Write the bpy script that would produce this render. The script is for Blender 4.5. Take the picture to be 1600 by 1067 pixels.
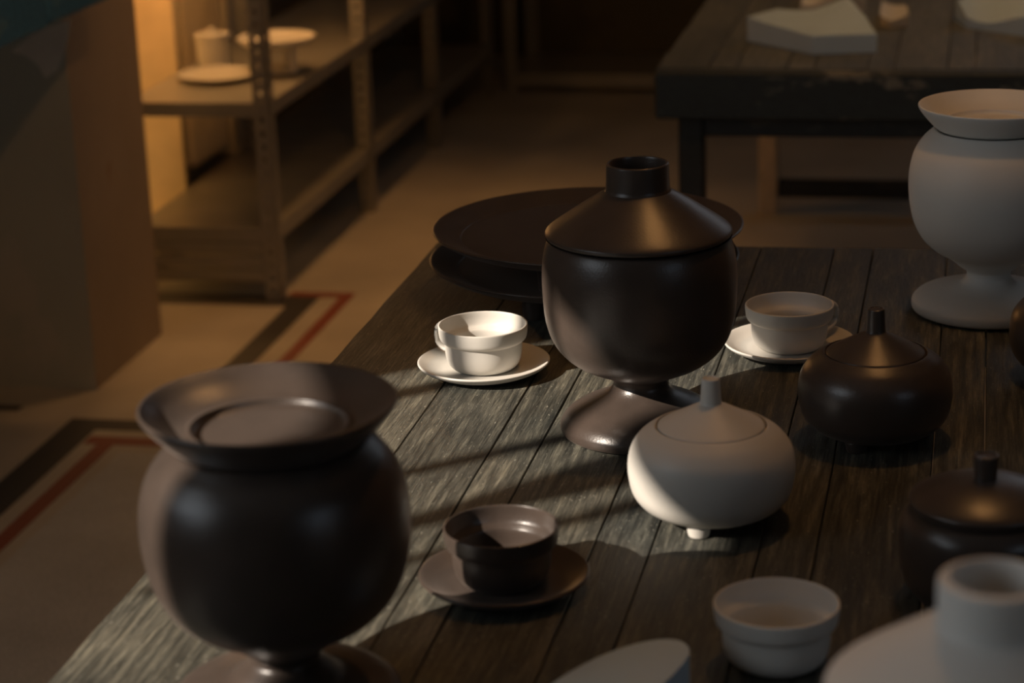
import bpy, bmesh, math, random
from mathutils import Vector, Matrix

for o in list(bpy.data.objects):
    bpy.data.objects.remove(o, do_unlink=True)
scene = bpy.context.scene
COL = scene.collection
random.seed(7)
TZ = 0.75                      # height of the table tops

# ------------------------------------------------------------------ camera
F_PX, CX, CY = 3532.9, 800.0, 533.5
PITCH, YAW, ROLL = math.radians(17.4109), math.radians(-12.0743), math.radians(-1.9905)
CAM = Vector((0, 0, 1.61))
FW = Vector((math.sin(YAW)*math.cos(PITCH), math.cos(YAW)*math.cos(PITCH), -math.sin(PITCH)))
RT0 = Vector((math.cos(YAW), -math.sin(YAW), 0))
UP0 = RT0.cross(FW)
RT = math.cos(ROLL)*RT0 + math.sin(ROLL)*UP0
UP = -math.sin(ROLL)*RT0 + math.cos(ROLL)*UP0
cd = bpy.data.cameras.new('camera')
cam = bpy.data.objects.new('camera', cd)
COL.objects.link(cam)
cam.matrix_world = Matrix(((RT.x, UP.x, -FW.x, CAM.x), (RT.y, UP.y, -FW.y, CAM.y), (RT.z, UP.z, -FW.z, CAM.z), (0, 0, 0, 1)))
cd.sensor_width = 36.0
cd.lens = 36.0*F_PX/1600.0
cd.clip_start, cd.clip_end = 0.05, 100
cd.dof.use_dof = True
cd.dof.focus_distance = 2.62
cd.dof.aperture_fstop = 4.6
scene.camera = cam

def at(px, py, z=TZ):          # photo pixel -> point on the horizontal plane z
    d = FW + (px-CX)/F_PX*RT - (py-CY)/F_PX*UP
    return CAM + d*((z-CAM.z)/d.z)

# ------------------------------------------------------------------ light
scene.view_settings.view_transform = 'Standard'
scene.view_settings.look = 'None'
scene.view_settings.gamma = 1.0
scene.view_settings.use_curve_mapping = False
scene.view_settings.exposure = 0.0

w = bpy.data.worlds.new('world')
scene.world = w
w.use_nodes = True
w.node_tree.nodes['Background'].inputs[0].default_value = (0.62, 0.75, 0.95, 1)
w.node_tree.nodes['Background'].inputs[1].default_value = 0.4

SUN_AZ, SUN_EL = math.radians(41), math.radians(33)
SD = Vector((math.cos(SUN_AZ)*math.cos(SUN_EL), math.sin(SUN_AZ)*math.cos(SUN_EL), -math.sin(SUN_EL)))
def lamp(name, kind, loc, direction, energy, color, **kw):
    l = bpy.data.lights.new(name, kind)
    l.energy = energy
    l.color = color
    for k, v in kw.items():
        setattr(l, k, v)
    o = bpy.data.objects.new(name, l)
    COL.objects.link(o)
    o.location = loc
    if direction is not None:
        o.rotation_euler = Vector(direction).to_track_quat('-Z', 'Y').to_euler()
    return o
lamp('sun', 'SUN', (-6, -8, 6), SD, 8.6, (1.0, 0.86, 0.72), angle=math.radians(0.45))
# daylight of the two window openings
WY0, WY1, WZ0, WZ1 = -0.24, 1.05, 1.15, 2.868      # opening in the left wall
lamp('window_daylight', 'AREA', (-2.44, (WY0+WY1)/2, (WZ0+WZ1)/2), (1, 0, 0), 12.5, (0.88, 0.95, 1.0),
     shape='RECTANGLE', size=WZ1-WZ0, size_y=WY1-WY0)
lamp('window_daylight', 'AREA', (3.19, -0.9, 2.3), (-1, 0, 0), 5, (0.68, 0.84, 1.0), shape='RECTANGLE', size=1.7, size_y=1.5)
lamp('window_daylight', 'AREA', (1.3, 8.72, 2.7), (0, -1, 0), 2.2, (1.0, 0.93, 0.85), shape='RECTANGLE', size=2.0, size_y=1.4)
# warm ceiling lamps, then added fill lights by the shelf
lamp('ceiling_lamp_light', 'POINT', (-0.02, 2.70, 2.95), None, 23, (1.0, 0.48, 0.155), shadow_soft_size=0.07)
lamp('ceiling_lamp_light', 'SPOT', (-0.15, 5.3, 2.9), (0, -0.05, -1), 38, (1.0, 0.55, 0.22), shadow_soft_size=0.07, spot_size=math.radians(58), spot_blend=0.8)
lamp('shelf_fill_light', 'SPOT', (-1.42, 5.25, 3.0), (-0.10, 0.10, -1), 84, (1.0, 0.45, 0.13), shadow_soft_size=0.2, spot_size=math.radians(54), spot_blend=0.9)  # unseen warm spot, added to light the aisle floor

lamp('shelf_fill_light', 'POINT', (-2.0, 5.62, 1.0), None, 4.5, (1.0, 0.50, 0.17), shadow_soft_size=0.05)  # unseen point light, added to brighten the radiator and shelf pottery

# ------------------------------------------------------------------ materials
def new_mat(name):
    m = bpy.data.materials.new(name)
    m.use_nodes = True
    nt = m.node_tree
    return m, nt, nt.nodes['Principled BSDF']
def N(nt, t, **kw):
    n = nt.nodes.new(t)
    for k, v in kw.items():
        setattr(n, k, v)
    return n
def coords(nt, scale, kind='Object'):
    tc = N(nt, 'ShaderNodeTexCoord')
    mp = N(nt, 'ShaderNodeMapping')
    mp.inputs['Scale'].default_value = scale
    nt.links.new(tc.outputs[kind], mp.inputs[0])
    return mp
def noise(nt, vec, scale, detail=4, rough=0.55):
    n = N(nt, 'ShaderNodeTexNoise')
    n.inputs['Scale'].default_value = scale
    n.inputs['Detail'].default_value = detail
    n.inputs['Roughness'].default_value = rough
    nt.links.new(vec.outputs[0], n.inputs['Vector'])
    return n
def ramp(nt, fac, stops):
    r = N(nt, 'ShaderNodeValToRGB')
    els = r.color_ramp.elements
    while len(els) < len(stops):
        els.new(0.5)
    for e, (p, c) in zip(els, stops):
        e.position = p
        e.color = (*c, 1) if len(c) == 3 else c
    nt.links.new(fac, r.inputs[0])
    return r
def mixc(nt, fac, a, b, blend='MIX'):
    m = N(nt, 'ShaderNodeMix', data_type='RGBA', blend_type=blend)
    if hasattr(fac, 'node'): nt.links.new(fac, m.inputs[0])
    else: m.inputs[0].default_value = fac
    for i, v in ((6, a), (7, b)):
        if hasattr(v, 'node'): nt.links.new(v, m.inputs[i])
        else: m.inputs[i].default_value = (*v, 1)
    return m.outputs[2]
def bump(nt, bs, h, strength, dist):
    b = N(nt, 'ShaderNodeBump')
    b.inputs['Strength'].default_value = strength
    b.inputs['Distance'].default_value = dist
    nt.links.new(h, b.inputs['Height'])
    nt.links.new(b.outputs[0], bs.inputs['Normal'])

def simple(name, col, rough=0.5, metal=0.0, var=0.12, scale=12, bmp=0.0, spec=0.5):
    m, nt, bs = new_mat(name)
    mp = coords(nt, (1, 1, 1))
    n = noise(nt, mp, scale)
    lo = tuple(c*(1-var) for c in col); hi = tuple(min(1, c*(1+var)) for c in col)
    r = ramp(nt, n.outputs[0], [(0.3, lo), (0.7, hi)])
    nt.links.new(r.outputs[0], bs.inputs['Base Color'])
    bs.inputs['Roughness'].default_value = rough
    bs.inputs['Metallic'].default_value = metal
    bs.inputs['Specular IOR Level'].default_value = spec
    if bmp:
        n2 = noise(nt, mp, scale*18, 3)
        bump(nt, bs, n2.outputs[0], bmp, 0.002)
    return m

def wood(name, dark, mid, light, rough=(0.38, 0.62), wear=0.5, sx=1.0):
    m, nt, bs = new_mat(name)
    oi = N(nt, 'ShaderNodeObjectInfo')
    tc = N(nt, 'ShaderNodeTexCoord')
    mul = N(nt, 'ShaderNodeVectorMath', operation='MULTIPLY')
    cmb = N(nt, 'ShaderNodeCombineXYZ')
    for i, k in enumerate((3.1, 17.0, 5.3)):
        mm = N(nt, 'ShaderNodeMath', operation='MULTIPLY')
        mm.inputs[1].default_value = k
        nt.links.new(oi.outputs['Random'], mm.inputs[0])
        nt.links.new(mm.outputs[0], cmb.inputs[i])
    add = N(nt, 'ShaderNodeVectorMath', operation='ADD')
    nt.links.new(tc.outputs['Object'], add.inputs[0])
    nt.links.new(cmb.outputs[0], add.inputs[1])
    def mapped(s):
        mp = N(nt, 'ShaderNodeMapping')
        mp.inputs['Scale'].default_value = s
        nt.links.new(add.outputs[0], mp.inputs[0])
        return mp
    g1 = noise(nt, mapped((520*sx, 34, 520*sx)), 1.0, 6, 0.68)     # fine grain
    g2 = noise(nt, mapped((150*sx, 9, 150*sx)), 1.0, 6, 0.66)      # streaks
    g3 = noise(nt, mapped((7, 3.0, 7)), 1.0, 4, 0.6)              # worn patches
    base = ramp(nt, g2.outputs[0], [(0.32, dark), (0.5, mid), (0.72, light)])
    fine = ramp(nt, g1.outputs[0], [(0.33, (0.42, 0.42, 0.42)), (0.62, (1.15, 1.15, 1.15))])
    c = mixc(nt, 0.85, base.outputs[0], fine.outputs[0], 'MULTIPLY')
    pr = ramp(nt, g3.outputs[0], [(0.38, (0.45, 0.47, 0.46)), (0.66, (1.25, 1.2, 1.1))])
    c = mixc(nt, wear, c, pr.outputs[0], 'MULTIPLY')
    tint = ramp(nt, oi.outputs['Random'], [(0.0, (0.78, 0.80, 0.80)), (1.0, (1.12, 1.08, 1.0))])
    c = mixc(nt, 1.0, c, tint.outputs[0], 'MULTIPLY')
    g4 = noise(nt, mapped((520, 150, 520)), 1.0, 2, 0.5)           # pale flecks, glints painted into the grain
    fl = ramp(nt, g4.outputs[0], [(0.66, (0, 0, 0)), (0.78, (0.8, 0.8, 0.8))])
    c = mixc(nt, fl.outputs[0], c, tuple(min(1, q*1.9) for q in light))
    g5 = noise(nt, mapped((30, 0.9, 30)), 1.0, 3, 0.5)              # long dark cracks
    ck = ramp(nt, g5.outputs[0], [(0.485, (1, 1, 1)), (0.5, (0.35, 0.35, 0.35)), (0.515, (1, 1, 1))])
    c = mixc(nt, 0.6, c, ck.outputs[0], 'MULTIPLY')
    nt.links.new(c, bs.inputs['Base Color'])
    rr = N(nt, 'ShaderNodeMapRange')
    rr.inputs[3].default_value, rr.inputs[4].default_value = rough
    nt.links.new(g2.outputs[0], rr.inputs[0])
    nt.links.new(rr.outputs[0], bs.inputs['Roughness'])
    bump(nt, bs, g1.outputs[0], 0.7, 0.0016)
    return m

def chipped(name, base, chip):
    m, nt, bs = new_mat(name)
    mp = coords(nt, (1, 1, 2.2))
    n = noise(nt, mp, 9, 5, 0.62)
    r = ramp(nt, n.outputs[0], [(0.0, base), (0.575, base), (0.65, chip)])
    n2 = noise(nt, mp, 60, 3)
    r2 = ramp(nt, n2.outputs[0], [(0.3, (0.6, 0.6, 0.6)), (0.7, (1.2, 1.2, 1.2))])
    c = mixc(nt, 0.8, r.outputs[0], r2.outputs[0], 'MULTIPLY')
    nt.links.new(c, bs.inputs['Base Color'])
    bs.inputs['Roughness'].default_value = 0.6
    bump(nt, bs, n2.outputs[0], 0.4, 0.002)
    return m

def terrazzo(name, a, b, grain=420):
    m, nt, bs = new_mat(name)
    mp = coords(nt, (1, 1, 1))
    v = noise(nt, mp, grain, 2, 0.7)
    r = ramp(nt, v.outputs[0], [(0.32, a), (0.68, b)])
    n = noise(nt, mp, 3.0, 4)
    r2 = ramp(nt, n.outputs[0], [(0.3, (0.82, 0.82, 0.82)), (0.7, (1.1, 1.1, 1.1))])
    c = mixc(nt, 1.0, r.outputs[0], r2.outputs[0], 'MULTIPLY')
    nt.links.new(c, bs.inputs['Base Color'])
    bs.inputs['Roughness'].default_value = 0.55
    return m

def plaster(name, base, patch, pos=0.6):
    m, nt, bs = new_mat(name)
    mp = coords(nt, (1, 1, 0.6))
    n = noise(nt, mp, 3.2, 5, 0.6)
    r = ramp(nt, n.outputs[0], [(0.25, tuple(c*0.85 for c in base)), (pos, base), (pos+0.05, patch)])
    nt.links.new(r.outputs[0], bs.inputs['Base Color'])
    bs.inputs['Roughness'].default_value = 0.8
    n2 = noise(nt, mp, 30, 4)
    bump(nt, bs, n2.outputs[0], 0.3, 0.004)
    return m

M = {}
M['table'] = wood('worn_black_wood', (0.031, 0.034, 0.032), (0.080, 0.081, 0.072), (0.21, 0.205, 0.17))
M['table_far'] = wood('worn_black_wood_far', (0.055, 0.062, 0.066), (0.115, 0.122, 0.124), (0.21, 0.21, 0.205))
M['fascia'] = chipped('chipped_dark_paint', (0.016, 0.024, 0.026), (0.16, 0.15, 0.12))
M['leg_dark'] = chipped('dark_painted_leg', (0.018, 0.020, 0.019), (0.05, 0.045, 0.035))
M['leg_light'] = simple('bare_wood_leg', (0.50, 0.40, 0.28), 0.6, var=0.2)
M['dark'] = simple('dark_brown_stoneware', (0.047, 0.035, 0.0285), 0.31, var=0.16, scale=26, bmp=0.12)
_b = M['dark'].node_tree.nodes['Principled BSDF']        # soft bloom of the unglazed stoneware at grazing light
_b.inputs['Sheen Weight'].default_value = 0.10
_b.inputs['Sheen Roughness'].default_value = 0.45
_b.inputs['Sheen Tint'].default_value = (1.0, 0.84, 0.74, 1)
M['white'] = simple('matte_white_stoneware', (0.56, 0.54, 0.495), 0.48, var=0.03, scale=10)
M['whitecool'] = simple('pale_grey_stoneware', (0.68, 0.67, 0.63), 0.52, var=0.03, scale=10)
M['bluewhite'] = simple('pale_blue_porcelain', (0.44, 0.57, 0.68), 0.55, var=0.04, scale=10)
M['metal'] = simple('grey_painted_steel', (0.34, 0.33, 0.30), 0.36, metal=0.35, var=0.1, scale=6)
M['metal_dark'] = simple('dark_steel', (0.10, 0.10, 0.095), 0.45, metal=0.3)
M['floor'] = terrazzo('cream_terrazzo', (0.40, 0.37, 0.32), (0.54, 0.51, 0.45))
M['field'] = terrazzo('grey_terrazzo', (0.34, 0.35, 0.35), (0.62, 0.63, 0.62))
M['stripe_dark'] = terrazzo('black_terrazzo', (0.035, 0.035, 0.035), (0.075, 0.072, 0.07))
M['stripe_red'] = terrazzo('red_terrazzo', (0.22, 0.06, 0.04), (0.30, 0.095, 0.065))
M['pillar'] = plaster('worn_grey_plaster', (0.50, 0.50, 0.42), (0.56, 0.53, 0.45), 0.62)
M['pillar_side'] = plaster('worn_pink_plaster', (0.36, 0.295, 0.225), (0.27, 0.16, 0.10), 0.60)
M['patch'] = simple('pale_plaster_skim', (0.74, 0.68, 0.60), 0.8)
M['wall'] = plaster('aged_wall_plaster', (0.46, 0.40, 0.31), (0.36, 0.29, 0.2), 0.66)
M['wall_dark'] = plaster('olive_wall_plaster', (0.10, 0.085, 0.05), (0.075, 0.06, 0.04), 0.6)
M['cream'] = simple('cream_painted_wall', (0.72, 0.62, 0.45), 0.6, var=0.06, scale=4)
M['radiator'] = simple('cream_radiator_paint', (0.70, 0.56, 0.36), 0.5, var=0.08)
M['ceiling'] = simple('ceiling_paint', (0.45, 0.42, 0.38), 0.8)
M['blue'] = chipped('weathered_blue_paint', (0.07, 0.21, 0.32), (0.13, 0.27, 0.34))
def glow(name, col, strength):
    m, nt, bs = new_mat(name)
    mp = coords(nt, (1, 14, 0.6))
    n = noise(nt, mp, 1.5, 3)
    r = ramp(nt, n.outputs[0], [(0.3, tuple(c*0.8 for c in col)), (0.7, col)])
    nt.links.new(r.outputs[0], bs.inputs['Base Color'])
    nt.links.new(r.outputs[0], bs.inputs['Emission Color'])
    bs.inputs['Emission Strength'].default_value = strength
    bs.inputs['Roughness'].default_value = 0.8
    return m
M['glow'] = glow('sunlit_blind_cloth', (0.80, 0.47, 0.15), 0.75)  # emission stands in for sunlight coming through the cloth
M['black'] = simple('black_void', (0.012, 0.012, 0.012), 0.7)

# ------------------------------------------------------------------ helpers
def props(o, label=None, cat=None, group=None, kind=None):
    if label: o['label'] = label
    if cat: o['category'] = cat
    if group: o['group'] = group
    if kind: o['kind'] = kind
    return o
def link(name, me, mat, parent=None, loc=None, smooth=False):
    if mat and not me.materials:
        me.materials.append(mat)
    if smooth:
        for p in me.polygons: p.use_smooth = True
    o = bpy.data.objects.new(name, me)
    COL.objects.link(o)
    if parent: o.parent = parent
    if loc is not None: o.location = loc
    return o
def empty(name, loc, label, cat, group=None, rz=0.0):
    o = bpy.data.objects.new(name, None)
    o.empty_display_size = 0.05
    COL.objects.link(o)
    o.location = loc
    o.rotation_euler.z = rz
    return props(o, label, cat, group)
def bm_box(bm, lo, hi, bev=0.0):
    r = bmesh.ops.create_cube(bm, size=1.0)
    vs = r['verts']
    for v in vs:
        v.co = Vector([lo[i] + (v.co[i]+0.5)*(hi[i]-lo[i]) for i in range(3)])
    if bev:
        es = list({e for v in vs for e in v.link_edges})
        bmesh.ops.bevel(bm, geom=es, offset=bev, segments=1, affect='EDGES', profile=0.5)
def mesh_of(name, bm):
    me = bpy.data.meshes.new(name)
    bmesh.ops.recalc_face_normals(bm, faces=bm.faces[:])
    bm.to_mesh(me)
    bm.free()
    return me
def box(name, lo, hi, mat, parent=None, bev=0.0, loc=None):
    bm = bmesh.new()
    bm_box(bm, lo, hi, bev)
    return link(name, mesh_of(name, bm), mat, parent, loc)
def boxes(name, lst, mat, parent=None, bev=0.0, loc=None):
    bm = bmesh.new()
    for lo, hi in lst:
        bm_box(bm, lo, hi, bev)
    return link(name, mesh_of(name, bm), mat, parent, loc)

def smooth_profile(pts, sub=6):
    """Catmull-Rom through the points; a point given as (r, z, 1) is a hard corner."""
    out = []
    n = len(pts)
    for i in range(n-1):
        p1, p2 = pts[i], pts[i+1]
        p0 = pts[i-1] if i > 0 and len(p1) < 3 else p1
        p3 = pts[i+2] if i+2 < n and len(p2) < 3 else p2
        for k in range(sub):
            t = k/sub
            c = []
            for a in (0, 1):
                m1 = (p2[a]-p0[a])*0.5; m2 = (p3[a]-p1[a])*0.5
                h = (2*t**3-3*t**2+1)*p1[a] + (t**3-2*t**2+t)*m1 + (-2*t**3+3*t**2)*p2[a] + (t**3-t**2)*m2
                c.append(h)
            out.append((max(c[0], 0.0), c[1]))
    out.append((max(pts[-1][0], 0.0), pts[-1][1]))
    return out
def lathe_mesh(name, pts, seg=112, sub=6, closed=False):
    pf = smooth_profile(pts, sub)
    verts, faces, rows = [], [], []
    for r, z in pf:
        if r < 1e-5:
            rows.append([len(verts)]); verts.append((0, 0, z))
        else:
            row = []
            for k in range(seg):
                a = 2*math.pi*k/seg
                row.append(len(verts)); verts.append((r*math.cos(a), r*math.sin(a), z))
            rows.append(row)
    if closed: rows.append(rows[0])
    for a, b in zip(rows, rows[1:]):
        for k in range(seg):
            k2 = (k+1) % seg
            if len(a) == 1 and len(b) == 1: continue
            if len(a) == 1: faces.append((a[0], b[k2], b[k]))
            elif len(b) == 1: faces.append((a[k], a[k2], b[0]))
            else: faces.append((a[k], a[k2], b[k2], b[k]))
    me = bpy.data.meshes.new(name)
    me.from_pydata(verts, [], faces)
    bm = bmesh.new(); bm.from_mesh(me)
    bmesh.ops.recalc_face_normals(bm, faces=bm.faces[:])
    bm.to_mesh(me); bm.free()
    return me
def lathe(name, pts, mat, parent=None, loc=None, seg=112, sub=6):
    return link(name, lathe_mesh(name, pts, seg, sub), mat, parent, loc, smooth=True)
def tube_mesh(name, path, rad, seg=14, flat=1.0, side=None):
    """tube along a path; rad may be a list; flat squashes it along 'side'."""
    bm = bmesh.new()
    n = len(path); rings = []
    for i, p in enumerate(path):
        p = Vector(p)
        t = (Vector(path[min(i+1, n-1)]) - Vector(path[max(i-1, 0)])).normalized()
        s = Vector(side) if side else (Vector((0, 0, 1)) if abs(t.z) < 0.9 else Vector((1, 0, 0)))
        u = (s - t*s.dot(t)).normalized(); v = t.cross(u)
        r = rad[i] if isinstance(rad, (list, tuple)) else rad
        rings.append([bm.verts.new(p + u*math.cos(2*math.pi*k/seg)*r + v*math.sin(2*math.pi*k/seg)*r*flat) for k in range(seg)])
    for a, b in zip(rings, rings[1:]):
        for k in range(seg):
            bm.faces.new((a[k], a[(k+1) % seg], b[(k+1) % seg], b[k]))
    bm.faces.new(rings[0]); bm.faces.new(rings[-1])
    return mesh_of(name, bm)
def scaled(pts, sr=1.0, sz=1.0):
    return [(p[0]*sr, p[1]*sz, *p[2:]) for p in pts]

# ------------------------------------------------------------------ the setting
XL, XR, YF, YB, ZC = -2.45, 3.2, -3.2, 8.75, 3.9
floor = box('floor', (XL-0.25, YF-0.25, -0.12), (XR+0.25, YB+0.25, 0.0), M['floor'])
props(floor, kind='structure')
def strip(name, x0, y0, x1, y1, mat, top=0.0015):
    return box(name, (x0, y0, -0.01), (x1, y1, top), M[mat], floor)
# near field: grey panel with a red line and a black line around it
NX, NY = -1.925, 4.375
strip('inlay_panel', NX+0.185, 0.4, -0.2, NY-0.195, 'field')
strip('inlay_strip', NX, 0.4, NX+0.078, NY, 'stripe_dark')
strip('inlay_strip', NX+0.078, NY-0.062, -0.2, NY, 'stripe_dark')
strip('inlay_strip', NX+0.117, 0.4, NX+0.153, NY-0.150, 'stripe_red')
strip('inlay_strip', NX+0.085, NY-0.150, -0.2, NY-0.105, 'stripe_red')
# border further back, ending in a corner beside the shelving
strip('inlay_strip', -1.705, 4.52, -1.643, 5.255, 'stripe_dark')
strip('inlay_strip', -2.4, 5.255, -1.643, 5.345, 'stripe_dark')
strip('inlay_strip', -1.590, 4.52, -1.558, 5.345, 'stripe_red')
strip('inlay_strip', -1.728, 5.345, -1.558, 5.385, 'stripe_red')
strip('inlay_strip', -2.43, 4.415, -2.07, 4.445, 'stripe_dark')

wl = []
x0, x1 = XL-0.25, XL
wl += [((x0, YF-0.25, 0), (x1, WY0, ZC)), ((x0, WY1, 0), (x1, YB+0.25, ZC)),
       ((x0, WY0, 0), (x1, WY1, WZ0)), ((x0, WY0, WZ1), (x1, WY1, ZC))]
props(boxes('wall_left', wl, M['wall']), kind='structure')
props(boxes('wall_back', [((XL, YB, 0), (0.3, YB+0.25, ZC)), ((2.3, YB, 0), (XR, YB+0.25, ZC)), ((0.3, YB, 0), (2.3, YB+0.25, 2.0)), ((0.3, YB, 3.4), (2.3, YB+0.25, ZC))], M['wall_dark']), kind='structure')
w4 = boxes('window_4', [((0.3, YB+0.18, 2.0), (0.35, YB+0.23, 3.4)), ((2.25, YB+0.18, 2.0), (2.3, YB+0.23, 3.4)), ((1.27, YB+0.18, 2.0), (1.33, YB+0.23, 3.4)), ((0.35, YB+0.18, 2.0), (1.27, YB+0.23, 2.05)), ((1.33, YB+0.18, 2.0), (2.25, YB+0.23, 2.05))], M['cream'])
props(w4, kind='structure')
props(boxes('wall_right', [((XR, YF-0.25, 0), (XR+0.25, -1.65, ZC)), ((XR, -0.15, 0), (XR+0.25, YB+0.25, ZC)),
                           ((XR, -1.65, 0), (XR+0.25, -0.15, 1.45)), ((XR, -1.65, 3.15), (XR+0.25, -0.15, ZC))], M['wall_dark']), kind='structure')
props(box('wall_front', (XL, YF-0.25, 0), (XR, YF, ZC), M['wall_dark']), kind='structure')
props(box('ceiling', (XL-0.25, YF-0.25, ZC), (XR+0.25, YB+0.25, ZC+0.2), M['ceiling']), kind='structure')
# window frames (openings that let the daylight in)
def window(name, x, y0, y1, z0, z1):
    t = 0.045
    o = boxes(name, [((x, y0, z0), (x+0.05, y0+t, z1)), ((x, y1-t, z0), (x+0.05, y1, z1)),
                     ((x, y0+t, z0), (x+0.05, y1-t, z0+t)), ((x, y0+t, z1-t), (x+0.05, y1-t, z1))], M['cream'])
    return props(o, kind='structure')
w1 = window('window_1', XL-0.25, WY0-0.04, WY1+0.04, WZ0-0.04, WZ1+0.04)
def shadow_strip(yc, prof):
    # unseen strip added in the window to cast soft stripes, narrowing downwards
    bm = bmesh.new()
    rows = []
    for z, wd, off in prof:
        rows.append([bm.verts.new((XL-0.245+dx, yc+off+sg*wd/2, z)) for dx, sg in ((0, -1), (0, 1), (0.012, 1), (0.012, -1))])
    for a, b in zip(rows, rows[1:]):
        for k in range(4):
            bm.faces.new((a[k], a[(k+1) % 4], b[(k+1) % 4], b[k]))
    bm.faces.new(rows[0]); bm.faces.new(rows[-1])
    link('shadow_strip', mesh_of('shadow_strip', bm), M['cream'], w1)
shadow_strip(0.387, [(2.36, 0.010, 0.01), (2.50, 0.016, 0.0), (2.62, 0.030, 0.0), (2.70, 0.036, -0.004), (2.74, 0.030, -0.012), (2.80, 0.014, -0.02), (WZ1+0.03, 0.010, -0.02)])
shadow_strip(0.221, [(2.40, 0.012, -0.02), (2.56, 0.030, -0.01), (2.64, 0.060, 0.0), (2.72, 0.105, 0.01), (2.79, 0.120, 0.002), (WZ1+0.03, 0.130, -0.01)])
shadow_strip(0.10, [(2.50, 0.008, 0.0), (2.62, 0.016, 0.0), (2.70, 0.030, 0.0), (WZ1+0.03, 0.05, 0.0)])
for yb, wb in ((0.718, 0.024), (0.842, 0.032)):
    box('glazing_bar', (XL-0.245, yb-wb/2, WZ0-0.03), (XL-0.215, yb+wb/2, WZ1+0.03), M['cream'], w1)
window('window_2', XR+0.18, -1.65, -0.15, 1.45, 3.15)

# pier that stands out from the left wall
pil = box('wall_pier', (XL, 4.57, 0), (-1.945, 5.0, ZC), M['pillar'])
props(pil, kind='structure')
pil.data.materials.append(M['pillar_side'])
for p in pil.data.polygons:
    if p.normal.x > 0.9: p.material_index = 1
props(box('wall_pilaster', (XL, 5.0, 0), (-2.155, 5.36, ZC), M['wall']), kind='structure')
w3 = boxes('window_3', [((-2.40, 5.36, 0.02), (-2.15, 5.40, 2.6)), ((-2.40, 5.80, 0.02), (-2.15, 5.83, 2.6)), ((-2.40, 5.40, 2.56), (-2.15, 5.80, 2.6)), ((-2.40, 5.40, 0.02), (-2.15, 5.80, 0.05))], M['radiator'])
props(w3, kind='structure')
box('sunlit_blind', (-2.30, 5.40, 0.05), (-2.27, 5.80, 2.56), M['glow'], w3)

# pale patch of older plaster on the pier's front
def on_y(px, py, Y):
    d = FW + (px-CX)/F_PX*RT - (py-CY)/F_PX*UP
    return CAM + d*((Y-CAM.y)/d.y)
bm = bmesh.new()
fr = [bm.verts.new(on_y(a, b, 4.57)) for a, b in ((18, 80), (55, 50), (110, 30), (102, 78), (90, 110), (72, 122), (60, 102), (42, 88))]
f = bm.faces.new(fr)
ex = bmesh.ops.extrude_face_region(bm, geom=[f])
for v in ex['geom']:
    if isinstance(v, bmesh.types.BMVert): v.co.y -= 0.002
link('plaster_patch', mesh_of('plaster_patch', bm), M['patch'], pil)

# ------------------------------------------------------------------ tables
def table(label, x0, x1, y0, y1, bounds, mat, light_rear=False):
    t = empty('wooden_table', ((x0+x1)/2, (y0+y1)/2, 0), label, 'table')
    ox, oy = (x0+x1)/2, (y0+y1)/2
    R = random.Random(int(abs(x0)*1000))
    for a, b in zip(bounds, bounds[1:]):
        e0, e1 = R.uniform(-0.004, 0.004), R.uniform(-0.003, 0.003)
        dz = R.uniform(-0.0012, 0.0)
        # irregular long plank, its edges slightly wavy
        bm = bmesh.new()
        nseg = 26
        g = 0.0005
        rows = []
        for i in range(nseg+1):
            y = y0+0.042 + (y1+e1-y0-0.042)*i/nseg
            xa = a+g+R.uniform(0, 0.0006); xb = b-g-R.uniform(0, 0.0006)
            if a == bounds[0]: xa = a+R.uniform(-0.0012, 0.0012)
            top = TZ+dz
            prof = [(xa+0.0004, TZ-0.034), (xa, top-0.0010), (xa+0.0007, top), (xb-0.0007, top), (xb, top-0.0010), (xb-0.0004, TZ-0.034)]
            rows.append([bm.verts.new((px-ox, y-oy, pz)) for px, pz in prof])
        for r0, r1 in zip(rows, rows[1:]):
            for k in range(6):
                bm.faces.new((r0[k], r0[(k+1) % 6], r1[(k+1) % 6], r1[k]))
        bm.faces.new(rows[0]); bm.faces.new(rows[-1])
        link('plank', mesh_of('plank', bm), mat, t)
    zf0, zf1 = TZ-0.098, TZ-0.034
    L = (x0-ox, x1-ox, y0-oy, y1-oy)
    i = 0.006
    box('edge_board', (L[0]+i*0.3, L[2], zf0), (L[1]-i*0.3, L[2]+0.0415, TZ-0.0015), M['fascia'], t, 0.004)
    box('edge_board', (L[0]+i, L[3]-i-0.04, zf0), (L[1]-i, L[3]-i, zf1), M['fascia'], t, 0.004)
    box('edge_board', (L[0]+i, L[2]+0.042, zf0), (L[0]+i+0.04, L[3]-i-0.04, zf1), M['fascia'], t, 0.004)
    box('edge_board', (L[1]-i-0.04, L[2]+0.042, zf0), (L[1]-i, L[3]-i-0.04, zf1), M['fascia'], t, 0.004)
    zr = TZ-0.145
    lx0, lx1, ly0, ly1 = L[0]+0.042, L[1]-0.042, L[2]+0.05, L[3]-0.06
    for yy in (ly0+0.006, ly1-0.036):
        box('rail', (lx0+0.052, yy, zr), (lx1-0.052, yy+0.03, zf0), M['leg_dark'], t, 0.003)
    for xx in (lx0, lx1):
        s = 1 if xx < 0 else -1
        for yy in (ly0, ly1):
            sy = 1 if yy < 0 else -1
            rear = light_rear and yy > 0
            xs = sorted((xx, xx+s*0.052)); ys = sorted((yy, yy+sy*0.052))
            box('leg', (xs[0], ys[0], 0), (xs[1], ys[1], zf0), M['leg_light'] if rear else M['leg_dark'], t, 0.004)
    box('foot_rail', (lx0+0.052, ly1-0.044, 0.05), (lx1-0.052, ly1-0.008, 0.10), M['leg_dark'], t, 0.003)
    return t
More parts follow.
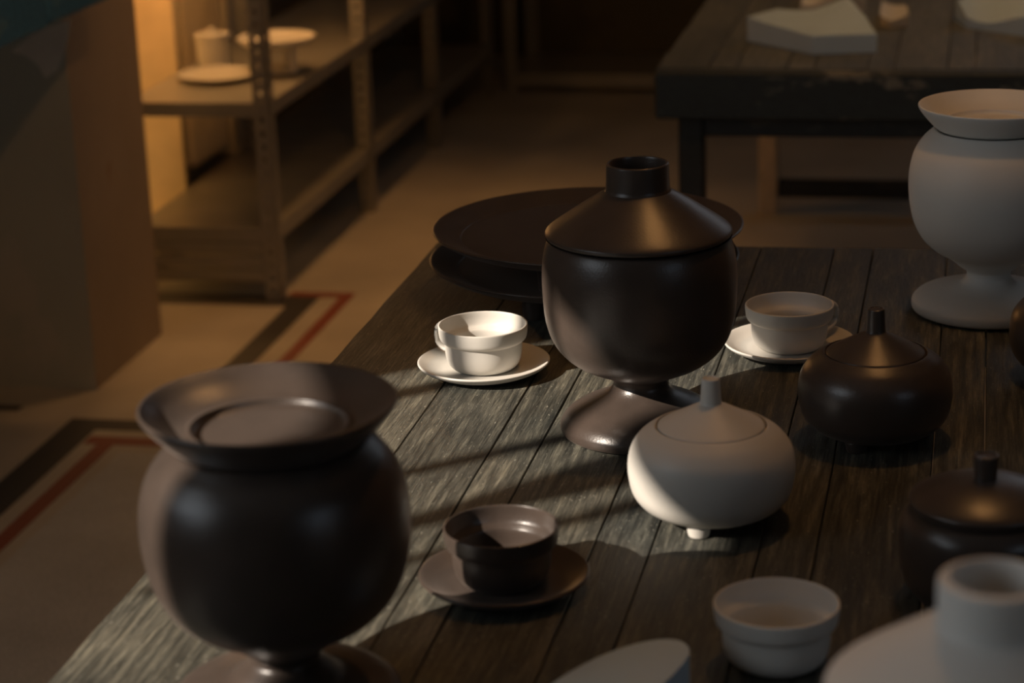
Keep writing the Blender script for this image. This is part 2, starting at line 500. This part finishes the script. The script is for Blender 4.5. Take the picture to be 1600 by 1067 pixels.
B1 = [-0.783, -0.622, -0.518, -0.466, -0.360, -0.303, -0.198, -0.143, -0.039, 0.016, 0.121, 0.176, 0.281, 0.336, 0.44]
table('long dark plank table set with cups, jars and footed vases', B1[0], B1[-1], 1.02, 3.17, B1, M['table'])
B2 = [-0.650, -0.545, -0.490, -0.385, -0.330, -0.225, -0.170, -0.065, -0.010, 0.095, 0.150, 0.255, 0.310, 0.415, 0.52, 0.60]
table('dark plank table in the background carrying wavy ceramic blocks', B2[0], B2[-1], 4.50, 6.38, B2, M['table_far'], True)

# blue ledge on the pier
lb = empty('blue_ledge', (-2.05, 3.9, 0.895), 'weathered blue wooden ledge jutting past the grey pier at upper left', 'ledge')
box('ledge_board', (-0.25, -0.9, 0), (0.25, 0.262, 0.095), M['blue'], lb, 0.008)
box('ledge_board', (-0.25, 0.272, 0.004), (0.248, 0.67, 0.098), M['blue'], lb, 0.008)
box('bracket', (-0.20, 0.63, -0.30), (-0.14, 0.67, 0.0), M['blue'], lb, 0.004)

# ------------------------------------------------------------------ pottery
def cup_pts(s=1.0):
    return [(0, 0.0015), (0.030, 0.0012), (0.0335, 0.0, 1), (0.0385, 0.0022), (0.0438, 0.0085), (0.0464, 0.018), (0.0472, 0.0310), (0.0476, 0.0348, 1),
            (0.0502, 0.0360), (0.0528, 0.0395), (0.0540, 0.0460), (0.0545, 0.0535), (0.0537, 0.0552), (0.0523, 0.0545),
            (0.0514, 0.046), (0.0496, 0.0395), (0.0462, 0.0355), (0.0440, 0.0315), (0.0425, 0.017), (0.037, 0.0085), (0.025, 0.006), (0, 0.0055)]
def cup(loc, mat, handle_deg, label, group, handle=True):
    t = empty('teacup', loc, label, 'cup', group)
    lathe('body', cup_pts(), M[mat], t)
    if handle:
        a = math.radians(handle_deg)
        u = Vector((math.cos(a), math.sin(a), 0))
        path = []
        for k in range(15):
            q = math.radians(100 - 200*k/14)
            r = 0.0515 + 0.0225*max(0, math.cos(q))**0.8 if abs(q) < math.pi/2 else 0.0530
            z = 0.0305 + 0.0175*math.sin(q)
            path.append(u*r + Vector((0, 0, z)))
        path[0] = u*0.0550+Vector((0, 0, 0.0470)); path[-1] = u*0.0468+Vector((0, 0, 0.0150))
        link('handle', tube_mesh('handle', path, 0.0034, 12, 1.7, side=(-math.sin(a+math.pi/2), 0, 0) if False else None), M[mat], t, smooth=True)
    return t
SAUCER = [(0, 0.0015), (0.040, 0.0012), (0.044, 0.0, 1), (0.050, 0.0005), (0.062, 0.0035), (0.074, 0.0088), (0.0795, 0.0128), (0.0808, 0.0150), (0.0795, 0.0161),
          (0.0765, 0.0150), (0.066, 0.0098), (0.056, 0.0066), (0.046, 0.0056), (0.02, 0.0052), (0, 0.0052)]
def saucer(loc, mat, label, group):
    o = lathe('saucer', SAUCER, M[mat], None, loc)
    return props(o, label, 'saucer', group)
GC, GS = 'teacups on the plank table', 'saucers on the plank table'
zc = 0.0056
p = at(756.5, 581)
saucer(p, 'white', 'white saucer under the sunlit white teacup left of the tall black vase', GS)
cup(p+Vector((0, 0.002, zc)), 'white', 153, 'sunlit white teacup on a saucer left of the tall black vase', GC)
p = at(788.5, 916)
saucer(p, 'dark', 'dark brown saucer under the dark brown teacup', GS)
cup(p+Vector((-0.002, 0.002, zc)), 'dark', 80, 'dark brown teacup on its saucer, half in shadow', GC)
p = at(1233, 549)
saucer(p, 'white', 'white saucer under the white teacup behind the black round jar', GS)
cup(p+Vector((0, 0.002, zc)), 'white', 43, 'white teacup on a saucer behind the black round jar', GC)
p = at(1213, 1032)
cup(p, 'whitecool', 102, 'white teacup without a saucer at the front of the table', GC)

# round jars on three small feet
JBODY = [(0, 0.0085), (0.032, 0.0080), (0.053, 0.0095), (0.0685, 0.0165), (0.0790, 0.0290), (0.0832, 0.0450), (0.0838, 0.0610), (0.0805, 0.0765), (0.0718, 0.0888),
         (0.0615, 0.0965), (0.0565, 0.0992), (0.0553, 0.0982), (0.0548, 0.0945, 1), (0.0500, 0.0945, 1), (0.0490, 0.0900), (0.060, 0.082), (0.070, 0.068), (0.072, 0.05), (0.060, 0.03), (0.03, 0.020), (0, 0.019)]
JLID = [(0, 0.0962), (0.045, 0.0962), (0.0515, 0.0962, 1), (0.0533, 0.0972), (0.0535, 0.0985), (0.0520, 0.1002), (0.042, 0.1058), (0.030, 0.1122), (0.019, 0.1180), (0.0125, 0.1212), (0.0100, 0.1222), (0, 0.1222)]
JKNOB = [(0, 0.1200), (0.0118, 0.1200, 1), (0.0106, 0.1240), (0.0098, 0.1350), (0.0092, 0.1462), (0.0086, 0.1480), (0.0072, 0.1484), (0.0062, 0.1474), (0, 0.1468)]
def round_jar(loc, mat, rot, label, group='round lidded jars'):
    t = empty('round_jar', loc, label, 'jar', group, math.radians(rot))
    lathe('body', JBODY, M[mat], t)
    l = lathe('lid', JLID, M[mat], t)
    lathe('knob', JKNOB, M[mat], l, seg=40)
    for k in range(3):
        a = 2*math.pi*k/3
        lathe('foot', [(0, 0, 1), (0.0095, 0, 1), (0.0105, 0.001), (0.0118, 0.007), (0.0122, 0.0125, 1), (0, 0.0130)], M[mat], t, (0.050*math.cos(a), 0.050*math.sin(a), 0), seg=36, sub=3)
    return t
round_jar(at(1112, 808), 'white', 262, 'white round lidded jar beside the foot of the tall black vase')
round_jar(at(1366, 683), 'dark', 250, 'black round jar with a conical lid in front of a white teacup')
round_jar(at(1688, 588), 'dark', 250, 'black round jar cut off by the right edge beside the white urn')

# dome-lidded jar
p = at(1534, 930)
t = empty('dome_lidded_jar', p, 'black jar with a domed lid and stub knob at the right edge', 'jar')
lathe('body', [(0, 0.002), (0.045, 0.001), (0.056, 0, 1), (0.0635, 0.005), (0.0722, 0.019), (0.0762, 0.038), (0.0770, 0.057), (0.0755, 0.073), (0.0695, 0.0835), (0.0645, 0.0872), (0.0625, 0.0885, 1),
               (0.058, 0.0885, 1), (0.058, 0.08), (0.066, 0.06), (0.062, 0.02), (0.04, 0.01), (0, 0.009)], M['dark'], t)
l = lathe('lid', [(0, 0.0886), (0.060, 0.0886, 1), (0.0655, 0.0898), (0.0680, 0.0935), (0.0672, 0.0968), (0.0610, 0.1012), (0.048, 0.1072), (0.030, 0.1125), (0.012, 0.1148), (0, 0.1150)], M['dark'], t)
lathe('knob', [(0, 0.113), (0.0102, 0.113, 1), (0.0102, 0.1175), (0.0108, 0.126), (0.0116, 0.1355), (0.0110, 0.1375), (0.0090, 0.1378), (0.0082, 0.1366), (0, 0.1362)], M['dark'], l, seg=40)

# tall footed vessels
FBODY = [(0, 0.003), (0.070, 0.002), (0.086, 0.0, 1), (0.0905, 0.0025), (0.0916, 0.0075), (0.0900, 0.0135), (0.0825, 0.0225), (0.066, 0.0325), (0.049, 0.0398), (0.0375, 0.0460), (0.0312, 0.0540), (0.0318, 0.0600),
         (0.0370, 0.0655), (0.0500, 0.0710), (0.0700, 0.0805), (0.0860, 0.0930), (0.0970, 0.1080), (0.1035, 0.1260), (0.1065, 0.1480), (0.1075, 0.1720), (0.1068, 0.1940), (0.1040, 0.2120), (0.1000, 0.2225), (0.0965, 0.2255, 1),
         (0.0915, 0.2255, 1), (0.093, 0.21), (0.097, 0.17), (0.092, 0.12), (0.06, 0.085), (0, 0.078)]
VLID = [(0, 0.2262), (0.094, 0.2262), (0.0985, 0.2262, 1), (0.1015, 0.2272), (0.1026, 0.2300), (0.1012, 0.2330), (0.0930, 0.2395), (0.0760, 0.2510), (0.0580, 0.2630), (0.0430, 0.2720), (0.0360, 0.2758, 1),
        (0.0290, 0.2758, 1), (0.028, 0.268), (0.05, 0.256), (0.09, 0.232), (0.09, 0.2264)]
VNECK = [(0.0300, 0.2700, 1), (0.0362, 0.2745), (0.0352, 0.2790), (0.0347, 0.2900), (0.0344, 0.3040), (0.0338, 0.3060), (0.0326, 0.3068), (0.0312, 0.3058), (0.0306, 0.3000), (0.0302, 0.2850), (0.0298, 0.2705, 1)]
def lidded_vase(loc, mat, label, sr=1.0, sz=1.0, neck_lip=1.0):
    t = empty('lidded_vase', loc, label, 'vase', 'footed vases with a necked lid')
    lathe('body', scaled(FBODY, sr, sz), M[mat], t, seg=144)
    l = lathe('lid', scaled(VLID, sr, sz), M[mat], t, seg=144)
    n = VNECK
    if neck_lip != 1.0:
        n = [(r if i < 5 else r*neck_lip, z, *q) for i, (r, z, *q) in enumerate(n)]
    lathe('neck', scaled(n, sr, sz), M[mat], l, seg=96)
    return t
lidded_vase(at(1003, 670), 'dark', 'tall black footed vase with a conical lid and open neck')
p = at(1556, 908, TZ+0.304)
lidded_vase(Vector((p.x, p.y, TZ)), 'whitecool', 'large white vase in the bottom right corner with a conical lid and thick open neck', 1.0, 1.0, 0.88)

UBODY = [(0, 0.003), (0.075, 0.002), (0.094, 0.0, 1), (0.1025, 0.0035), (0.1047, 0.0105), (0.1025, 0.0175), (0.093, 0.0245), (0.075, 0.0295), (0.054, 0.0330), (0.0390, 0.0375), (0.0312, 0.0445), (0.0298, 0.0490), (0.0315, 0.0550),
         (0.0400, 0.0605), (0.0560, 0.0725), (0.0755, 0.0830), (0.0920, 0.0980), (0.1035, 0.1185), (0.1098, 0.1440), (0.1118, 0.1700), (0.1100, 0.1920), (0.1040, 0.2120), (0.0940, 0.2270), (0.0830, 0.2370), (0.0790, 0.2395, 1),
         (0.0740, 0.2395, 1), (0.08, 0.228), (0.1, 0.2), (0.102, 0.15), (0.09, 0.105), (0.05, 0.075), (0, 0.07)]
ULID = [(0, 0.2402), (0.0720, 0.2402), (0.0770, 0.2402, 1), (0.0820, 0.2435), (0.0920, 0.2530), (0.1010, 0.2628), (0.1050, 0.2690), (0.1052, 0.2715), (0.1035, 0.2722), (0.1005, 0.2700),
        (0.0900, 0.2615), (0.0770, 0.2540), (0.0690, 0.2515), (0.0660, 0.2530), (0.0638, 0.2525), (0.0620, 0.2490), (0.056, 0.2465), (0.03, 0.2460), (0, 0.2460)]
def urn(loc, mat, label, sr, sz=1.0, srl=None, foot=1.0, fz=1.0):
    t = empty('footed_urn', loc, label, 'urn', 'footed urns with a flared dish on top')
    pts = [(p[0]*(foot if p[1] < 0.036 and i < 12 else 1), p[1]*(fz if p[1] < 0.036 and i < 12 else 1), *p[2:]) for i, p in enumerate(UBODY)]
    lathe('body', scaled(pts, sr, sz), M[mat], t, seg=144)
    lathe('flared_lid', scaled(ULID, srl or sr, sz), M[mat], t, seg=144)
    return t
p = at(418, 631, TZ+0.270)
urn(Vector((p.x, p.y, TZ)), 'dark', 'large black footed urn with a flared dish rim at the front left', 1.0, foot=0.93, fz=0.85)
p = at(1543, 484)
urn(p, 'whitecool', 'pale grey footed urn with a flared dish rim at the right edge', 0.935, 1.0, 0.895)

# footed trays, one standing on the other
def tray_pts(R, H):
    k = R/0.208
    return [(0, H-0.0195), (0.14*k, H-0.0195), (0.172*k, H-0.0180), (0.190*k, H-0.0120), (0.203*k, H-0.0045), (0.2075*k, H-0.0012), (0.2078*k, H+0.0008), (0.2045*k, H+0.0015), (0.195*k, H-0.0018),
            (0.182*k, H-0.0075), (0.172*k, H-0.0112), (0.162*k, H-0.0125), (0.10*k, H-0.0120), (0, H-0.0118)]
def footed_tray(loc, mat, R, H, legr, rot, label, group):
    t = empty('footed_tray', loc, label, 'tray', group, math.radians(rot))
    lathe('plate', tray_pts(R, H), M[mat], t, seg=144)
    k = R/0.208
    for j in range(3):
        a = 2*math.pi*j/3
        lathe('leg', [(0, 0, 1), (legr*0.84, 0, 1), (legr*0.9, 0.0015), (legr, H*0.5), (legr*1.06, H-0.0197, 1), (0, H-0.0197, 1)], M[mat], t, (0.128*k*math.cos(a), 0.128*k*math.sin(a), 0), seg=40, sub=3)
    return t
p = at(914, 459)
GT = 'black footed trays stacked behind the vase'
footed_tray(p, 'dark', 0.2085, 0.0545, 0.0150, 248, 'lower of two stacked black footed trays behind the tall black vase', GT)
footed_tray(p+Vector((0.006, 0.0, 0.0545-0.0117)), 'dark', 0.2085, 0.0545, 0.0150, 256, 'upper of two stacked black footed trays behind the tall black vase', GT)

# wavy ceramic blocks
def wavy_block(loc, poly, hfun, label, mat='bluewhite', rings=18, per=14):
    """prism on a polygon footprint with a sculpted top surface."""
    n = len(poly)
    bd = []
    for i in range(n):
        a, b = Vector(poly[i]), Vector(poly[(i+1) % n])
        for k in range(per):
            bd.append(a.lerp(b, k/per))
    c = sum((Vector(q) for q in poly), Vector((0, 0)))/n
    bm = bmesh.new()
    top = []
    for r in range(1, rings+1):
        row = []
        for q in bd:
            w_ = c.lerp(q, r/rings)
            row.append(bm.verts.new((w_.x, w_.y, hfun(w_.x, w_.y))))
        top.append(row)
    cv = bm.verts.new((c.x, c.y, hfun(c.x, c.y)))
    m = len(bd)
    for k in range(m):
        f = bm.faces.new((cv, top[0][k], top[0][(k+1) % m])); f.smooth = True
    for a, b in zip(top, top[1:]):
        for k in range(m):
            f = bm.faces.new((a[k], b[k], b[(k+1) % m], a[(k+1) % m])); f.smooth = True
    mid = [bm.verts.new((q.x, q.y, 0.0)) for q in bd]
    edge2 = [bm.verts.new((v.co.x, v.co.y, v.co.z)) for v in top[-1]]
    for k in range(m):
        bm.faces.new((edge2[k], mid[k], mid[(k+1) % m], edge2[(k+1) % m]))
    bm.faces.new(mid)
    o = link('wavy_block', mesh_of('wavy_block', bm), M[mat], None, loc)
    return props(o, label, 'ceramic block', 'wavy ceramic blocks on the tables')
def local(pxs, z=TZ):
    ps = [at(a, b, z) for a, b in pxs]
    c = sum(ps, Vector())/len(ps)
    return c, [(q.x-c.x, q.y-c.y) for q in ps]
pk = at(1322, 55)
c, poly = local([(1168, 64), (1270, 85), (1370, 82), (1352, 64), (1320, 52), (1268, 52), (1215, 48)])
c0 = c.copy()
wavy_block(c, poly, lambda x, y: 0.036 + 0.046*math.exp(-(math.hypot(x-(pk.x-c0.x), 0.8*(y-(pk.y-c0.y)))/0.075)**1.2) + 0.014*max(0, -x-0.02)/0.12 - 0.006*math.exp(-((x+0.06)**2+(y+0.02)**2)/0.003),
           'pale blue ceramic block with a curved peaked top, nearest on the far table', rings=22)
c, poly = local([(1374, 40), (1390, 45), (1420, 41), (1416, 22), (1378, 18)])
wavy_block(c, poly, lambda x, y: 0.018 + 0.020*(x/0.05)**2*0.9, 'small upturned ceramic piece beside the peaked block on the far table', 'white', 10, 8)
c, poly = local([(1250, 20), (1300, 24), (1352, 18), (1345, -22), (1262, -20)])
wavy_block(c, poly, lambda x, y: 0.030 + 0.014*math.sin(x*38) + 0.010*math.cos(y*30), 'rippled ceramic block behind the peaked block on the far table', 'white', 16, 12)
c, poly = local([(1492, 32), (1510, 44), (1610, 58), (1690, 48), (1680, 0), (1540, -8)])
wavy_block(c, poly, lambda x, y: 0.034 + 0.010*math.sin(x*34+0.8) + 0.007*math.sin(y*40+x*20) + 0.010*math.exp(-((x+0.15)**2)/0.001),
           'pale blue rippled ceramic block at the right end of the far table', rings=22)
# foreground piece at the bottom edge
pa = at(1072, 1066); pb = at(1030, 1050)
c, poly = local([(820, 1140), (905, 1095), (985, 1072), (1055, 1062), (1082, 1075), (1070, 1100), (1010, 1150), (900, 1220)])
for _ in range(2):      # round the outline
    poly = [q for i in range(len(poly)) for q in ((poly[i][0]*.75+poly[(i+1) % len(poly)][0]*.25, poly[i][1]*.75+poly[(i+1) % len(poly)][1]*.25), (poly[i][0]*.25+poly[(i+1) % len(poly)][0]*.75, poly[i][1]*.25+poly[(i+1) % len(poly)][1]*.75))]
wavy_block(c, poly, lambda x, y: 0.030 + 0.010*math.sin(x*22+1.2) - 0.010*math.exp(-((x-0.06)**2+(y+0.03)**2)/0.0015),
           'pale blue curved ceramic piece at the bottom edge beside the white cup', rings=22, per=4)

# ------------------------------------------------------------------ metal shelving along the left
SX0, SX1 = -2.115, -1.73
SY = [5.30, 6.22, 7.07, 7.94]
SZ = [0.19, 0.512, 1.65]
su = empty('metal_shelving', ((SX0+SX1)/2, 6.6, 0), 'grey perforated steel shelving unit along the left aisle', 'shelving')
ox, oy = (SX0+SX1)/2, 6.6
def post(x, y, sx, sy, parent, h=1.9, o=(ox, oy)):
    """slotted angle upright: two flanges with a row of holes."""
    lst = []
    wd, th, pitch, hole = 0.042, 0.0025, 0.034, 0.013
    n = int(h/pitch)
    for ax in (0, 1):
        d = (sx, sy)[ax]
        def rng(a, b, z0, z1):
            if ax == 0:
                xs = sorted((x+d*a, x+d*b)); ys = sorted((y, y+sy*th))
            else:
                xs = sorted((x, x+sx*th)); ys = sorted((y+d*a, y+d*b))
            lst.append(((xs[0]-o[0], ys[0]-o[1], z0), (xs[1]-o[0], ys[1]-o[1], z1)))
        rng(0, 0.015, 0, h); rng(0.027, wd, 0, h)
        for k in range(n):
            rng(0.015, 0.027, k*pitch, k*pitch+pitch-hole)
    return boxes('post', lst, M['metal'], parent)
for y in SY:
    s = -1 if y == SY[-1] else 1
    post(SX1, y, -1, s, su)
    post(SX0, y, 1, s, su)
for a, b in zip(SY, SY[1:]):
    for z in SZ:
        # tray-like shelf with folded edges
        x0_, x1_ = SX0+0.004-ox, SX1-0.004-ox
        y0_, y1_ = a+0.004-oy, b-0.004-oy
        boxes('shelf_board', [((x0_, y0_, z-0.004), (x1_, y1_, z)), ((x0_, y0_, z-0.036), (x1_, y0_+0.003, z-0.004)), ((x0_, y1_-0.003, z-0.036), (x1_, y1_, z-0.004)),
                              ((x0_, y0_+0.003, z-0.036), (x0_+0.003, y1_-0.003, z-0.004)), ((x1_-0.003, y0_+0.003, z-0.036), (x1_, y1_-0.003, z-0.004))], M['metal'], su)
for k in range(3):
    box('end_panel', (SX0+0.006-ox, SY[0]+0.0042-oy, 0.048+k*0.036), (SX1-0.044-ox, SY[0]+0.010-oy, 0.081+k*0.036), M['metal'], su, 0.003)
for z in SZ[:2]:
    for dz in (-0.008, -0.026):
        bm = bmesh.new()
        bmesh.ops.create_cone(bm, cap_ends=True, segments=12, radius1=0.006, radius2=0.005, depth=0.005, matrix=Matrix.Translation((SX1-0.021-ox, SY[0]-0.0025-oy, z+dz)) @ Matrix.Rotation(math.pi/2, 4, 'X'))
        link('bolt', mesh_of('bolt', bm), M['metal'], su)

# second shelving unit along the back wall
bu = empty('metal_shelving', (-0.9, 8.2, 0), 'low dark shelving unit standing against the back wall', 'shelving')
for x in (-1.70, -0.55, 0.6):
    for y, s in ((8.0, 1), (8.42, -1)):
        post(x, y, 1, s, bu, 1.9, (-0.9, 8.2))
for a, b in ((-1.70, -0.55), (-0.55, 0.6)):
    for z in (0.07, 0.62, 1.15):
        boxes('shelf_board', [((a+0.9+0.004, -0.19, z-0.004), (b+0.9-0.004, 0.215, z)), ((a+0.9+0.004, -0.196, z-0.05), (b+0.9-0.004, -0.19, z))], M['metal'], bu)
    box('back_panel', (a+0.9+0.004, 0.222, 0.07), (b+0.9-0.004, 0.228, 1.9), M['wall_dark'], bu)

# things on the shelf
zs = SZ[1]
GX = 'white pottery on the metal shelf'
p = at(335, 104, zs)
t = empty('canister', p, 'tall white lidded canister on the metal shelf', 'jar', GX)
lathe('body', [(0, 0.001), (0.040, 0, 1), (0.0425, 0.003), (0.0445, 0.03), (0.0465, 0.080, 1), (0.042, 0.080, 1), (0.04, 0.01), (0, 0.006)], M['white'], t, seg=64)
l = lathe('lid', [(0, 0.0805), (0.047, 0.0805, 1), (0.0485, 0.083), (0.0480, 0.089), (0.044, 0.0915), (0.02, 0.0935), (0, 0.094)], M['white'], t, seg=64)
lathe('knob', [(0, 0.092), (0.009, 0.092, 1), (0.008, 0.098), (0.0095, 0.106), (0.006, 0.109), (0, 0.1095)], M['white'], l, seg=32)
PLATE = [(0, 0.002), (0.05, 0.001), (0.06, 0, 1), (0.085, 0.006), (0.103, 0.0135), (0.106, 0.0165), (0.104, 0.018), (0.088, 0.0125), (0.062, 0.0075), (0, 0.007)]
p = at(342, 124, zs)
props(lathe('plate', PLATE, M['white'], None, p, 80), 'wide white plate at the near end of the metal shelf', 'plate', GX)
p = at(430, 116, zs)
props(lathe('plate', scaled(PLATE, 0.68, 0.9), M['white'], None, p, 80), 'small white plate under the white footed tray on the shelf', 'plate', GX)
footed_tray(p+Vector((0.006, 0.01, 0.0066)), 'white', 0.104, 0.092, 0.0095, 205, 'white footed tray raised on legs on the metal shelf', GX)

# radiator on the wall behind the shelf
rd = empty('radiator', (-2.28, 6.25, 0), 'cream ribbed radiator on the wall behind the metal shelving', 'radiator')
for k in range(5):
    y = -0.225 + k*0.06
    box('rib', (-0.09, y, 0.17), (0.09, y+0.046, 0.86), M['radiator'], rd, 0.014)
box('side_panel', (-0.09, 0.08, 0.14), (0.10, 0.24, 0.88), M['cream'], rd, 0.006)
for z in (0.21, 0.80):
    box('connector', (-0.03, -0.19, z-0.02), (0.03, 0.09, z+0.02), M['radiator'], rd, 0.004)
link('pipe', tube_mesh('pipe', [(-0.05, 0.22, 0.21), (-0.05, 0.42, 0.21), (-0.05, 0.45, 0.26), (-0.05, 0.45, 2.2)], 0.013), M['cream'], rd, smooth=True)
for y in (-0.2, 0.2):
    box('wall_bracket', (-0.168, y-0.015, 0.5), (-0.08, y+0.015, 0.53), M['radiator'], rd)
